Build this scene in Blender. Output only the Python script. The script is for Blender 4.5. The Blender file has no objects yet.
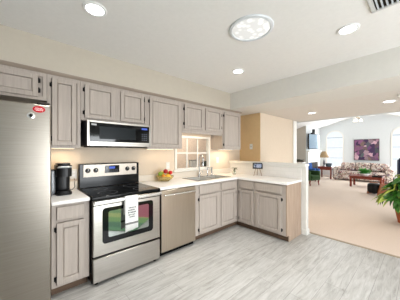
import bpy, bmesh, math, random
from mathutils import Vector, Matrix
random.seed(7)
SC = bpy.context.scene
COL = SC.collection
R = math.radians

# ------------------------------------------------------------------ camera
cam_d = bpy.data.cameras.new('camera')
cam = bpy.data.objects.new('camera', cam_d); COL.objects.link(cam)
cam_d.sensor_width = 36.0
cam_d.lens = 36.0 * 200.6 / 400.0
cam_d.shift_y = 1.84 / 400.0
cam_d.clip_start = 0.05
cam.location = (0, 0, 1.40)
cam.rotation_euler = (R(90), 0, R(48.217 - 90))
SC.camera = cam

# ------------------------------------------------------------------ world, daylight, exposure
W = bpy.data.worlds.new('sky'); SC.world = W
W.use_nodes = True
wn = W.node_tree
bgn = wn.nodes['Background']
sky = wn.nodes.new('ShaderNodeTexSky')
sky.sky_type = 'NISHITA'
sky.sun_disc = False
sky.sun_elevation = R(40)
sky.sun_rotation = R(120)
wn.links.new(sky.outputs[0], bgn.inputs[0])
bgn.inputs[1].default_value = 0.12

def area(name, loc, aim, sx, sy, watts, col=(1, 1, 1), spread=180):
    l = bpy.data.lights.new(name, 'AREA')
    l.shape = 'RECTANGLE'; l.size = sx; l.size_y = sy
    l.energy = watts; l.color = col; l.spread = R(spread)
    o = bpy.data.objects.new(name, l); COL.objects.link(o)
    o.location = loc
    d = Vector(aim) - Vector(loc)
    o.rotation_euler = d.to_track_quat('-Z', 'Y').to_euler()
    return o

# area lamps acting as daylight: at the arched windows, the rest added
area('daylight_lamp', (1.90, -2.66, 1.0), (1.5, 0, 0.95), 1.4, 1.9, 112, (0.92, 0.96, 1.0))  # added lamp in the unseen patio door opening
area('daylight_lamp', (12.66, 3.27, 1.5), (10, 3.0, 1.3), 0.8, 2.0, 42, (0.93, 0.98, 1.0))
area('daylight_lamp', (12.66, 0.55, 1.5), (10, 0.8, 1.3), 0.8, 2.0, 42, (0.93, 0.98, 1.0))
area('daylight_lamp', (9.3, -1.52, 1.3), (9.3, 2, 0.8), 3.6, 1.5, 120, (0.95, 0.98, 1.0))  # added lamp for an unseen opening in the living room side wall
area('daylight_lamp', (4.6, -2.55, 1.3), (4.6, 2, 1.1), 1.8, 1.7, 5, (0.98, 0.98, 0.98))  # added weak fill from an unseen opening on the dining side
area('daylight_lamp', (2.5, 3.3, 2.6), (2.5, 4.2, 0.8), 1.2, 0.5, 27, (1.0, 0.95, 0.88))  # added outdoors to brighten the stucco beyond the sink window

SC.view_settings.view_transform = 'Standard'
SC.view_settings.look = 'None'
SC.view_settings.exposure = 0.40
SC.view_settings.gamma = 1.0
SC.view_settings.use_curve_mapping = False

# ------------------------------------------------------------------ materials
def lin(c):
    r = []
    for x in c[:3]:
        x /= 255.0
        r.append(x / 12.92 if x <= 0.04045 else ((x + 0.055) / 1.055) ** 2.4)
    return (r[0], r[1], r[2], 1.0)

def new_mat(name):
    m = bpy.data.materials.new(name); m.use_nodes = True
    nt = m.node_tree
    b = nt.nodes['Principled BSDF']
    return m, nt, b

def plain(name, c, rough=0.5, metal=0.0, var=0.05, scale=12.0, bump=0.0, coat=0.0, trans=0.0, ior=1.45, spec=0.5):
    """a paint / plastic / metal with a faint procedural mottling"""
    m, nt, b = new_mat(name)
    tc = nt.nodes.new('ShaderNodeTexCoord')
    nz = nt.nodes.new('ShaderNodeTexNoise'); nz.inputs['Scale'].default_value = scale
    nz.inputs['Detail'].default_value = 3
    nt.links.new(tc.outputs['Object'], nz.inputs['Vector'])
    rp = nt.nodes.new('ShaderNodeValToRGB')
    L = lin(c)
    rp.color_ramp.elements[0].position = 0.3; rp.color_ramp.elements[1].position = 0.7
    rp.color_ramp.elements[0].color = tuple(x * (1 - var) for x in L[:3]) + (1,)
    rp.color_ramp.elements[1].color = tuple(min(1, x * (1 + var)) for x in L[:3]) + (1,)
    nt.links.new(nz.outputs['Fac'], rp.inputs[0])
    nt.links.new(rp.outputs[0], b.inputs['Base Color'])
    b.inputs['Roughness'].default_value = rough
    b.inputs['Metallic'].default_value = metal
    b.inputs['Coat Weight'].default_value = coat
    b.inputs['Transmission Weight'].default_value = trans
    b.inputs['IOR'].default_value = ior
    b.inputs['Specular IOR Level'].default_value = spec
    if bump:
        bp = nt.nodes.new('ShaderNodeBump'); bp.inputs['Strength'].default_value = bump
        bp.inputs['Distance'].default_value = 0.01
        nt.links.new(nz.outputs['Fac'], bp.inputs['Height'])
        nt.links.new(bp.outputs[0], b.inputs['Normal'])
    return m

def grain(name, c1, c2, stretch=(30, 30, 1.5), rough=0.55, metal=0.0, bump=0.15, fine=True, pos=(0.3, 0.7)):
    """streaked material: wood grain, brushed steel, woven cloth"""
    m, nt, b = new_mat(name)
    tc = nt.nodes.new('ShaderNodeTexCoord')
    mp = nt.nodes.new('ShaderNodeMapping'); mp.inputs['Scale'].default_value = stretch
    nt.links.new(tc.outputs['Object'], mp.inputs[0])
    nz = nt.nodes.new('ShaderNodeTexNoise'); nz.inputs['Scale'].default_value = 2.0
    nz.inputs['Detail'].default_value = 6; nz.inputs['Roughness'].default_value = 0.65
    nz.inputs['Distortion'].default_value = 0.6
    nt.links.new(mp.outputs[0], nz.inputs['Vector'])
    rp = nt.nodes.new('ShaderNodeValToRGB')
    rp.color_ramp.elements[0].position = pos[0]; rp.color_ramp.elements[1].position = pos[1]
    rp.color_ramp.elements[0].color = lin(c1); rp.color_ramp.elements[1].color = lin(c2)
    nt.links.new(nz.outputs['Fac'], rp.inputs[0])
    nt.links.new(rp.outputs[0], b.inputs['Base Color'])
    b.inputs['Roughness'].default_value = rough; b.inputs['Metallic'].default_value = metal
    if metal == 1.0:      # bare metal: a plain glossy surface
        g = nt.nodes.new('ShaderNodeBsdfAnisotropic'); g.distribution = 'BECKMANN'
        g.inputs['Roughness'].default_value = rough
        nt.links.new(rp.outputs[0], g.inputs['Color'])
        nt.links.new(g.outputs[0], nt.nodes['Material Output'].inputs['Surface'])
        b = g
    if bump:
        bp = nt.nodes.new('ShaderNodeBump'); bp.inputs['Strength'].default_value = bump
        bp.inputs['Distance'].default_value = 0.004
        nt.links.new(nz.outputs['Fac'], bp.inputs['Height'])
        nt.links.new(bp.outputs[0], b.inputs['Normal'])
    return m

def emit(name, c, strength, base=(230, 230, 230)):
    m, nt, b = new_mat(name)
    tc = nt.nodes.new('ShaderNodeTexCoord')
    nz = nt.nodes.new('ShaderNodeTexNoise'); nz.inputs['Scale'].default_value = 8
    nt.links.new(tc.outputs['Object'], nz.inputs['Vector'])
    mx = nt.nodes.new('ShaderNodeMapRange'); mx.inputs[3].default_value = strength * 0.9; mx.inputs[4].default_value = strength * 1.1
    nt.links.new(nz.outputs['Fac'], mx.inputs[0])
    b.inputs['Base Color'].default_value = lin(base)
    b.inputs['Emission Color'].default_value = lin(c)
    nt.links.new(mx.outputs[0], b.inputs['Emission Strength'])
    return m

def planks(name):
    m, nt, b = new_mat(name)
    tc = nt.nodes.new('ShaderNodeTexCoord')
    br = nt.nodes.new('ShaderNodeTexBrick')
    br.offset = 0.37; br.inputs['Scale'].default_value = 1.0
    br.inputs['Brick Width'].default_value = 1.22; br.inputs['Row Height'].default_value = 0.178
    br.inputs['Mortar Size'].default_value = 0.0016; br.inputs['Mortar Smooth'].default_value = 0.3
    br.inputs['Color1'].default_value = (0.25, 0.25, 0.25, 1); br.inputs['Color2'].default_value = (0.75, 0.75, 0.75, 1)
    br.inputs['Mortar'].default_value = (0.0, 0.0, 0.0, 1)
    nt.links.new(tc.outputs['Object'], br.inputs['Vector'])
    mp = nt.nodes.new('ShaderNodeMapping'); mp.inputs['Scale'].default_value = (1.6, 14, 1)
    nt.links.new(tc.outputs['Object'], mp.inputs[0])
    nz = nt.nodes.new('ShaderNodeTexNoise'); nz.inputs['Scale'].default_value = 2.2
    nz.inputs['Detail'].default_value = 8; nz.inputs['Roughness'].default_value = 0.68; nz.inputs['Distortion'].default_value = 0.8
    nt.links.new(mp.outputs[0], nz.inputs['Vector'])
    ad = nt.nodes.new('ShaderNodeMath'); ad.operation = 'MULTIPLY_ADD'
    nt.links.new(br.outputs['Color'], ad.inputs[0]); ad.inputs[1].default_value = 0.20
    nt.links.new(nz.outputs['Fac'], ad.inputs[2])
    rp = nt.nodes.new('ShaderNodeValToRGB')
    e = rp.color_ramp.elements
    e[0].position = 0.34; e[0].color = lin((130, 126, 121))
    e[1].position = 0.78; e[1].color = lin((193, 191, 187))
    k = e.new(0.48); k.color = lin((161, 158, 153))
    k = e.new(0.60); k.color = lin((176, 174, 169))
    nt.links.new(ad.outputs[0], rp.inputs[0])
    mx = nt.nodes.new('ShaderNodeMixRGB'); mx.blend_type = 'MIX'
    nt.links.new(br.outputs['Fac'], mx.inputs[0]); nt.links.new(rp.outputs[0], mx.inputs[1])
    mx.inputs[2].default_value = lin((120, 116, 112))
    nt.links.new(mx.outputs[0], b.inputs['Base Color'])
    b.inputs['Roughness'].default_value = 0.42
    bp = nt.nodes.new('ShaderNodeBump'); bp.inputs['Strength'].default_value = 0.12; bp.inputs['Distance'].default_value = 0.004
    nt.links.new(nz.outputs['Fac'], bp.inputs['Height']); nt.links.new(bp.outputs[0], b.inputs['Normal'])
    return m

def blotches(name, cols, scale, rough=0.85, seed=0.0, stretch=(1, 1, 1), interp='CONSTANT', distort=0.6):
    """patches of several colours: printed fabric, an abstract picture, a rug"""
    m, nt, b = new_mat(name)
    tc = nt.nodes.new('ShaderNodeTexCoord')
    mp = nt.nodes.new('ShaderNodeMapping'); mp.inputs['Scale'].default_value = stretch
    mp.inputs['Location'].default_value = (seed, seed * 0.7, seed * 1.3)
    nt.links.new(tc.outputs['Object'], mp.inputs[0])
    nz = nt.nodes.new('ShaderNodeTexNoise'); nz.inputs['Scale'].default_value = scale * 0.6
    nt.links.new(mp.outputs[0], nz.inputs['Vector'])
    mx = nt.nodes.new('ShaderNodeMixRGB'); mx.inputs[0].default_value = distort * 0.3
    nt.links.new(mp.outputs[0], mx.inputs[1]); nt.links.new(nz.outputs['Color'], mx.inputs[2])
    vo = nt.nodes.new('ShaderNodeTexVoronoi'); vo.inputs['Scale'].default_value = scale
    nt.links.new(mx.outputs[0], vo.inputs['Vector'])
    sp = nt.nodes.new('ShaderNodeSeparateColor')
    nt.links.new(vo.outputs['Color'], sp.inputs[0])
    rp = nt.nodes.new('ShaderNodeValToRGB'); rp.color_ramp.interpolation = interp
    e = rp.color_ramp.elements
    n = len(cols)
    e[0].position = 0; e[0].color = lin(cols[0])
    e[1].position = 1.0 / n; e[1].color = lin(cols[1])
    for i in range(2, n):
        k = e.new(i / n); k.color = lin(cols[i])
    nt.links.new(sp.outputs[0], rp.inputs[0])
    nt.links.new(rp.outputs[0], b.inputs['Base Color'])
    b.inputs['Roughness'].default_value = rough
    return m

def tile(name, c, grout, w=0.15, h=0.075, rough=0.3):
    m, nt, b = new_mat(name)
    tc = nt.nodes.new('ShaderNodeTexCoord')
    sx = nt.nodes.new('ShaderNodeSeparateXYZ'); nt.links.new(tc.outputs['Object'], sx.inputs[0])
    ad = nt.nodes.new('ShaderNodeMath'); ad.operation = 'ADD'
    nt.links.new(sx.outputs[0], ad.inputs[0]); nt.links.new(sx.outputs[1], ad.inputs[1])
    cx = nt.nodes.new('ShaderNodeCombineXYZ'); nt.links.new(ad.outputs[0], cx.inputs[0]); nt.links.new(sx.outputs[2], cx.inputs[1])
    br = nt.nodes.new('ShaderNodeTexBrick'); br.inputs['Scale'].default_value = 1
    br.inputs['Brick Width'].default_value = w; br.inputs['Row Height'].default_value = h
    br.inputs['Mortar Size'].default_value = 0.002
    br.inputs['Color1'].default_value = lin(c); br.inputs['Color2'].default_value = lin(tuple(x - 3 for x in c))
    br.inputs['Mortar'].default_value = lin(grout)
    nt.links.new(cx.outputs[0], br.inputs['Vector'])
    nt.links.new(br.outputs['Color'], b.inputs['Base Color'])
    b.inputs['Roughness'].default_value = rough
    return m

MT = {}
MT['ceil'] = plain('ceiling_paint', (236, 234, 231), 0.9, var=0.015, scale=30, bump=0.05)
MT['lowceil'] = plain('low_ceiling_paint', (222, 216, 209), 0.9, var=0.02, scale=18, bump=0.08)
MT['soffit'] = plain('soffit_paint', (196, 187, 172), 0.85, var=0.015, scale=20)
MT['cream'] = plain('cream_wall_paint', (222, 206, 186), 0.85, var=0.015, scale=15)
MT['tan'] = plain('tan_wall_paint', (220, 188, 142), 0.85, var=0.02, scale=15)
MT['living'] = plain('living_wall_paint', (216, 220, 221), 0.9, var=0.012, scale=15)
MT['greywall'] = plain('shaded_wall_grey', (196, 188, 176), 0.9, var=0.012, scale=15)  # living room wall in shade; the shade is put into this grey
MT['trim'] = plain('white_trim_paint', (232, 230, 224), 0.45, var=0.01)
MT['floor'] = planks('grey_plank_floor')
MT['carpet'] = plain('beige_carpet', (220, 203, 188), 1.0, var=0.10, scale=160, bump=0.4, spec=0.1)
MT['cab'] = grain('washed_oak', (162, 149, 139), (187, 176, 166), (26, 26, 1.6), 0.5, pos=(0.18, 0.72))
MT['cabpanel'] = grain('washed_oak_panel', (164, 151, 141), (190, 179, 169), (20, 20, 1.0), 0.5, pos=(0.18, 0.74))
MT['toe'] = grain('shaded_toe_oak', (82, 62, 46), (108, 84, 64), (1.5, 20, 20), 0.6)  # oak darkened: shade under the cabinets is put into the colour
MT['hinge'] = plain('black_iron', (28, 26, 26), 0.45, 0.6)
MT['gap'] = plain('dark_gap', (40, 34, 30), 0.8)
MT['counter'] = plain('white_laminate', (246, 243, 239), 0.35, var=0.02, scale=60)
MT['steel'] = grain('brushed_steel', (176, 169, 159), (192, 185, 175), (1.2, 1.2, 60), 0.2, 1.0, 0.02)
MT['steelv'] = grain('satin_steel', (188, 174, 158), (202, 190, 174), (60, 60, 1.0), 0.36, 1.0, 0.03)  # warm tint put in for the cream room it reflects
MT['steels'] = grain('stove_steel', (178, 173, 166), (194, 189, 182), (1.2, 1.2, 60), 0.33, 1.0, 0.03)
MT['handle'] = plain('polished_steel', (225, 224, 220), 0.25, 1.0, 0.02)
MT['black'] = plain('black_enamel', (14, 14, 15), 0.18, 0, 0.1, spec=0.25)
MT['bglass'] = plain('black_glass', (12, 13, 15), 0.06, 0, 0.1, spec=0.35)
MT['oglass'] = plain('oven_glass', (168, 174, 170), 0.05, 1.0, 0.02)
MT['ring'] = plain('burner_ring_grey', (88, 88, 90), 0.3)
MT['chrome'] = plain('chrome', (215, 216, 218), 0.12, 1.0, 0.02)
MT['bplastic'] = plain('black_plastic', (18, 18, 19), 0.3, spec=0.25)
MT['bluelcd'] = emit('blue_display', (70, 110, 230), 0.6, (20, 20, 60))
MT['red'] = plain('red_sticker', (184, 14, 34), 0.5, spec=0.2)
MT['white'] = plain('white_enamel', (240, 240, 238), 0.4, var=0.01)
MT['towel'] = grain('white_cotton', (222, 220, 216), (242, 241, 238), (80, 80, 80), 0.95)
MT['ink'] = plain('grey_ink', (96, 96, 98), 0.8)
MT['glass'] = plain('clear_glass', (245, 250, 248), 0.02, 0, 0.0, trans=1.0)
MT['lens'] = emit('lamp_lens', (250, 252, 255), 9.0)
MT['nickel'] = plain('grey_ring_metal', (176, 180, 184), 0.35, 0.6)

# ------------------------------------------------------------------ mesh builder
class MB:
    def __init__(s): s.bm = bmesh.new()
    def _xf(s, vs, T):
        if T is not None: bmesh.ops.transform(s.bm, matrix=T, verts=vs)
    def box(s, x0, y0, z0, x1, y1, z1, b=0.0, T=None, seg=1):
        r = bmesh.ops.create_cube(s.bm, size=1.0)
        vs = r['verts']
        for v in vs:
            v.co = Vector(((x0 + x1) / 2 + v.co.x * (x1 - x0), (y0 + y1) / 2 + v.co.y * (y1 - y0), (z0 + z1) / 2 + v.co.z * (z1 - z0)))
        if b > 0:
            es = list({e for v in vs for e in v.link_edges})
            r = bmesh.ops.bevel(s.bm, geom=es, offset=b, segments=seg, profile=0.5, affect='EDGES')
            vs = list({v for f in r['faces'] for v in f.verts} | {v for v in vs if v.is_valid})
        for f in {f for v in vs for f in v.link_faces}:
            f.normal_update()
            if max(abs(f.normal.x), abs(f.normal.y), abs(f.normal.z)) > 0.9995: f.material_index = 1   # flat side, not a rounded edge
        s._xf(vs, T); return s
    def tube(s, pts, r, n=8, caps=True, closed=False):
        pts = [Vector(p) for p in pts]
        m = len(pts)
        rs = r if isinstance(r, (list, tuple)) else [r] * m
        rings = []
        prev = None
        for i, p in enumerate(pts):
            if closed: t = pts[(i + 1) % m] - pts[i - 1]
            else: t = pts[min(i + 1, m - 1)] - pts[max(i - 1, 0)]
            t.normalize()
            if prev is None:
                u = t.cross(Vector((0, 0, 1)))
                if u.length < 1e-3: u = t.cross(Vector((1, 0, 0)))
            else:
                u = prev - t * prev.dot(t)
                if u.length < 1e-4: u = t.cross(Vector((1, 0, 0)))
            u.normalize(); prev = u
            w = t.cross(u)
            rings.append([s.bm.verts.new(p + (u * math.cos(2 * math.pi * k / n) + w * math.sin(2 * math.pi * k / n)) * rs[i]) for k in range(n)])
        q = m if closed else m - 1
        for i in range(q):
            a, c = rings[i], rings[(i + 1) % m]
            for k in range(n):
                s.bm.faces.new((a[k], a[(k + 1) % n], c[(k + 1) % n], c[k]))
        if caps and not closed:
            s.bm.faces.new(rings[0][::-1]); s.bm.faces.new(rings[-1])
        return s
    def lathe(s, prof, n=24, T=None, sx=1.0, sy=1.0):
        vs = []
        rings = []
        for (r, z) in prof:
            if r < 1e-6:
                v = s.bm.verts.new((0, 0, z)); rings.append([v]); vs.append(v)
            else:
                ring = [s.bm.verts.new((r * sx * math.cos(2 * math.pi * k / n), r * sy * math.sin(2 * math.pi * k / n), z)) for k in range(n)]
                rings.append(ring); vs += ring
        for a, c in zip(rings[:-1], rings[1:]):
            for k in range(n):
                k2 = (k + 1) % n
                if len(a) == 1 and len(c) == 1: continue
                if len(a) == 1: s.bm.faces.new((a[0], c[k2], c[k]))
                elif len(c) == 1: s.bm.faces.new((a[k], a[k2], c[0]))
                else: s.bm.faces.new((a[k], a[k2], c[k2], c[k]))
        s._xf(vs, T); return s
    def cyl(s, p0, p1, r, n=16, r2=None):
        return s.tube([p0, p1], [r, r if r2 is None else r2], n)
    def prism(s, pts, h, T=None, b=0.0):
        """outline in the xy plane, extruded to z = h"""
        lo = [s.bm.verts.new((x, y, 0)) for x, y in pts]
        hi = [s.bm.verts.new((x, y, h)) for x, y in pts]
        n = len(pts)
        s.bm.faces.new(lo[::-1]); s.bm.faces.new(hi)
        for k in range(n):
            s.bm.faces.new((lo[k], lo[(k + 1) % n], hi[(k + 1) % n], hi[k]))
        s._xf(lo + hi, T); return s
    def blob(s, c, r, n=14, seed=0, rough=0.0, T=None):
        rr = random.Random(seed)
        r3 = r if isinstance(r, (list, tuple)) else (r, r, r)
        q = bmesh.ops.create_uvsphere(s.bm, u_segments=n, v_segments=max(6, n * 2 // 3), radius=1.0)
        for v in q['verts']:
            k = 1 + rough * (rr.random() - 0.5)
            v.co = Vector((c[0] + v.co.x * r3[0] * k, c[1] + v.co.y * r3[1] * k, c[2] + v.co.z * r3[2] * k))
        s._xf(q['verts'], T); return s
    def frame(s, x0, z0, x1, z1, w, y0, y1, b=0.0):
        """upright rectangular frame in the xz plane"""
        s.box(x0, y0, z0, x0 + w, y1, z1, b); s.box(x1 - w, y0, z0, x1, y1, z1, b)
        s.box(x0 + w, y0, z1 - w, x1 - w, y1, z1, b); s.box(x0 + w, y0, z0, x1 - w, y1, z0 + w, b)
        return s
    def build(s, name, mat, parent=None, loc=None, subsurf=0, ang=35):
        bmesh.ops.recalc_face_normals(s.bm, faces=s.bm.faces)
        me = bpy.data.meshes.new(name)
        flat = [f.material_index == 1 for f in s.bm.faces]
        for f in s.bm.faces: f.smooth = True; f.material_index = 0
        s.bm.to_mesh(me); s.bm.free()
        me.set_sharp_from_angle(angle=R(ang))
        me.polygons.foreach_set('use_smooth', [not k for k in flat])
        me.materials.append(mat if not isinstance(mat, str) else MT[mat])
        o = bpy.data.objects.new(name, me); COL.objects.link(o)
        if parent is not None: o.parent = parent
        if loc is not None: o.location = loc
        if subsurf:
            md = o.modifiers.new('smooth', 'SUBSURF'); md.levels = subsurf; md.render_levels = subsurf
        return o

def tag(o, label, cat, group=None, kind=None):
    if label: o['label'] = label
    if cat: o['category'] = cat
    if group: o['group'] = group
    if kind: o['kind'] = kind
    return o

def thing(name, label, cat, loc=(0, 0, 0), rz=0.0, group=None):
    o = bpy.data.objects.new(name, None); COL.objects.link(o)
    o.location = loc; o.rotation_euler = (0, 0, rz); o.empty_display_size = 0.1
    return tag(o, label, cat, group)

def struct(name, mb, mat, parent=None):
    o = mb.build(name, mat, parent)
    if parent is None: o['kind'] = 'structure'
    return o

def kid(o, name):
    return [c for c in o.children if c.name.split('.')[0] == name][0]

def copy_tree(o, parent=None):
    c = o.copy(); COL.objects.link(c)
    if parent is not None: c.parent = parent
    for ch in [x for x in o.children]: copy_tree(ch, c)
    return c

def basis(x, y, z, loc):
    return Matrix(((x[0], y[0], z[0], loc[0]), (x[1], y[1], z[1], loc[1]), (x[2], y[2], z[2], loc[2]), (0, 0, 0, 1)))

# ================================================================== THE ROOM
ZC = 2.586      # kitchen ceiling
ZL = 2.256      # low ceiling, soffit and top of the hanging cabinets
YW = 2.965      # wall behind the range
struct('floor', MB().box(-1.6, -2.7, -0.08, 3.735, 3.1, 0.0), 'floor')
struct('floor.001', MB().box(3.735, -2.7, -0.08, 12.95, 6.4, 0.006), 'carpet')
struct('trim_1', MB().box(3.715, -2.7, -0.02, 3.755, 1.9, 0.009, 0.003), plain('seam_strip', (170, 152, 130), 0.6))
struct('ceiling', MB().box(-1.6, -2.7, ZC, 3.25, 3.1, ZC + 0.1), 'ceil')
struct('wall_range', MB().box(-1.6, YW, 0, 2.07, 3.03, ZC).box(2.885, YW, 0, 3.93, 3.03, ZC)
       .box(2.07, YW, 0, 2.885, 3.03, 1.085).box(2.07, YW, 1.67, 2.885, 3.03, ZC), 'cream')
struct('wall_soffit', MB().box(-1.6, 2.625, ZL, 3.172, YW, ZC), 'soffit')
struct('wall_left', MB().box(-1.75, -2.7, 0, -1.6, -0.8, ZC).box(-1.75, -0.8, 0, -1.6, 3.1, ZC), 'living')
struct('wall_back', MB().box(-1.75, -2.85, 0, 1.10, -2.7, ZC).box(2.70, -2.85, 0, 3.7, -2.7, ZC).box(5.5, -2.85, 0, 6.0, -2.7, ZC)
       .box(1.10, -2.85, 2.12, 2.70, -2.7, ZC).box(3.7, -2.85, 2.15, 5.5, -2.7, ZC), 'living')  # door and dining openings added out of view to let light in
struct('wall_beam', MB().box(3.172, -2.7, ZL, 3.90, YW, ZC + 0.1), plain('beam_paint', (222, 219, 212), 0.85, var=0.015, scale=20))
struct('ceiling.001', MB().box(3.90, -2.7, ZL + 0.006, 6.0, 2.40, ZC + 0.1), 'lowceil')
# tan return wall with the cream hall wall running on from it
m = MB().box(3.93, 2.405, 0, 5.75, 3.1, ZL + 0.3)
hall = struct('wall_hall', m, 'cream')
hall.data.materials.append(MT['tan'])
for p in hall.data.polygons:
    if p.normal.x < -0.9: p.material_index = 1
struct('trim_2', MB().box(5.56, 2.385, 0, 5.77, 2.405, ZL, 0.004), 'trim')
# living room under its vault
YR, ZR, SL = 1.89, 3.36, 0.30
def vz(y): return ZR - SL * abs(y - YR)
g = [(-1.65, 0), (6.3, 0), (6.3, vz(6.3)), (YR, ZR), (-1.65, vz(-1.65))]
struct('wall_far', MB().prism(g, 0.15, basis((0, 1, 0), (0, 0, 1), (1, 0, 0), (12.8, 0, 0))), 'living')
def slab(y0, y1):
    o = [(y0, vz(y0)), (y1, vz(y1)), (y1, vz(y1) + 0.1), (y0, vz(y0) + 0.1)]
    return MB().prism(o, 6.95, basis((0, 1, 0), (0, 0, 1), (1, 0, 0), (6.0, 0, 0)))
MT['vault'] = plain('vault_paint', (236, 236, 234), 0.9, var=0.01)
struct('ceiling.002', slab(YR, 6.3), 'vault')
struct('ceiling.003', slab(-1.65, YR), 'vault')
struct('wall_header', MB().prism([(-1.65, ZL), (6.3, ZL), (6.3, vz(6.3)), (YR, ZR), (-1.65, vz(-1.65))][0:1] + [(2.4, ZL), (6.3, 1.95), (6.3, vz(6.3)), (YR, ZR), (-1.65, vz(-1.65))], 0.1, basis((0, 1, 0), (0, 0, 1), (1, 0, 0), (6.0, 0, 0))), 'living')
struct('wall_niche', MB().prism([(4.0, 0), (6.3, 0), (6.3, vz(6.3)), (4.0, vz(4.0))], 2.03, basis((0, 1, 0), (0, 0, 1), (1, 0, 0), (10.77, 0, 0))), 'living')
nw = bpy.data.objects['wall_niche']
nw.data.materials.append(MT['greywall'])
for p in nw.data.polygons:
    if p.normal.x < -0.9: p.material_index = 1
struct('wall_side', MB().box(5.75, 6.2, 0, 12.9, 6.3, 2.2), 'living')
struct('wall_side.001', MB().box(6.0, -1.75, 0, 7.4, -1.65, 2.5).box(11.2, -1.75, 0, 12.9, -1.65, 2.5).box(7.4, -1.75, 0, 11.2, -1.65, 0.4).box(7.4, -1.75, 2.1, 11.2, -1.65, 2.5), 'living')  # window opening added out of view to light the living room
struct('wall_side.002', MB().box(5.9, -2.85, 0, 6.0, -1.65, 2.5), 'living')
# breakfast-bar half wall with its cap
struct('wall_peninsula', MB().box(3.575, 1.325, 0, 3.67, YW - 0.001, 1.155), 'trim')
struct('trim_3', MB().box(3.515, 1.315, 1.155, 3.685, YW - 0.001, 1.20, 0.008).box(3.55, 1.32, 1.12, 3.575, YW - 0.001, 1.155, 0.004), 'trim')
MT['splash'] = tile('white_wall_tile', (236, 233, 228), (222, 219, 213))
struct('trim_4', MB().box(3.565, 1.40, 0.93, 3.575, YW - 0.001, 1.12), 'splash')
struct('baseboard_peninsula', MB().box(3.56, 1.31, 0.0, 3.685, 1.325, 0.09, 0.004).box(3.67, 1.325, 0.0, 3.685, 2.4, 0.09, 0.004).box(3.56, 1.325, 0.0, 3.575, 1.395, 0.09, 0.004), 'trim')
struct('baseboard_far', MB().box(12.78, -1.65, 0.006, 12.80, 3.99, 0.11), 'trim')
struct('baseboard_hall', MB().box(3.93, 2.39, 0.006, 5.56, 2.405, 0.11), 'trim')

# window over the sink, 3 x 2 lights
wf = struct('window_1', MB().frame(2.04, 1.055, 2.915, 1.70, 0.042, YW - 0.018, YW + 0.055, 0.004).box(2.01, YW - 0.05, 1.04, 2.945, YW + 0.02, 1.068, 0.005), 'trim')
m = MB()
for k in (1, 2):
    x = 2.08 + 0.795 * k / 3
    m.box(x - 0.013, YW + 0.026, 1.097, x + 0.013, YW + 0.044, 1.658)
m.box(2.082, YW + 0.0265, 1.365, 2.873, YW + 0.0435, 1.391)
m.build('muntin', 'trim', wf)
MB().box(2.082, YW + 0.033, 1.097, 2.873, YW + 0.037, 1.658).build('pane', 'glass', wf)
# arched living-room windows
MT['daypane'] = emit('daylight_glow', (234, 242, 250), 0.76, (90, 92, 95))  # pane glows by itself; the brightness outdoors is put into it
def arch_window(name, yc, w, z0, zs):
    r = w / 2
    def outline(k):
        o = [(-r - k, z0 - k), (r + k, z0 - k)]
        for i in range(0, 17):
            a = math.pi * i / 16
            o.append(((r + k) * math.cos(a), zs + (r * 0.92 + k) * math.sin(a)))
        return o
    T = basis((0, 1, 0), (0, 0, 1), (-1, 0, 0), (12.80, yc, 0))
    fr = MB()
    a, b_ = outline(0.06), outline(0.0)
    n = len(a)
    A = [[fr.bm.verts.new(T @ Vector((p[0], p[1], h))) for p in o] for o, h in ((a, 0), (a, 0.03), (b_, 0.03), (b_, 0.0))]
    for q in range(3):
        for k in range(n):
            fr.bm.faces.new((A[q][k], A[q][(k + 1) % n], A[q + 1][(k + 1) % n], A[q + 1][k]))
    f = struct(name, fr, 'trim')
    MB().prism(outline(-0.001), 0.008, T).build('pane', 'daypane', f)
    mm = MB()
    mm.box(12.765, yc - r, zs - 0.02, 12.79, yc + r, zs + 0.02)
    for z in (zs - 0.55, zs - 1.1):
        mm.box(12.772, yc - r, z - 0.012, 12.79, yc + r, z + 0.012)
    mm.build('muntin', plain('grey_muntin', (176, 186, 194), 0.5), f)
    return f
arch_window('window_2', 3.27, 0.72, 0.55, 2.17)
arch_window('window_3', 0.62, 0.72, 0.55, 2.17)
# patio door frame added behind the viewer, unseen, to let light in
w4 = struct('added_door_1', MB().frame(1.10, 0.0, 2.70, 2.12, 0.06, -2.80, -2.72).box(1.87, -2.80, 0.06, 1.93, -2.72, 2.06), 'trim')

# beyond the sink window: a stucco wall of the next house
tag(MB().box(0.9, 4.15, -0.08, 5.4, 4.35, 2.8).build('neighbour_wall', plain('tan_stucco', (228, 206, 186), 0.9, var=0.06, scale=25, bump=0.2)), 'tan stucco wall seen through the window over the sink', 'wall')

ub = thing('utility_box', 'grey utility box on the stucco wall, seen through the middle pane over the sink', 'box', (3.42, 4.149, 0.98))
MB().box(-0.11, -0.10, 0, 0.11, -0.001, 0.19, 0.006).build('housing', plain('box_grey', (196, 194, 190), 0.6), ub)
MB().box(-0.125, -0.112, 0.191, 0.125, -0.001, 0.206, 0.004).build('lid', plain('lid_grey', (124, 122, 120), 0.6), ub)
MB().box(-0.10, -0.104, -0.12, -0.085, -0.02, 0.0).build('conduit', plain('conduit_grey', (110, 108, 106), 0.6), ub)
hp = thing('hanging_planter', 'small dark leafy planter on the stucco wall, seen through the right pane over the sink', 'plant', (3.80, 4.149, 0.98))
MB().box(-0.06, -0.10, -0.06, 0.06, -0.001, 0.03, 0.01).build('pot', plain('clay_grey', (170, 150, 132), 0.8), hp)
MB().blob((0, -0.08, 0.085), (0.085, 0.06, 0.075), 10, 4, 0.7).build('foliage', plain('dark_foliage', (52, 58, 40), 0.8, var=0.4, scale=30), hp)

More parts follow.
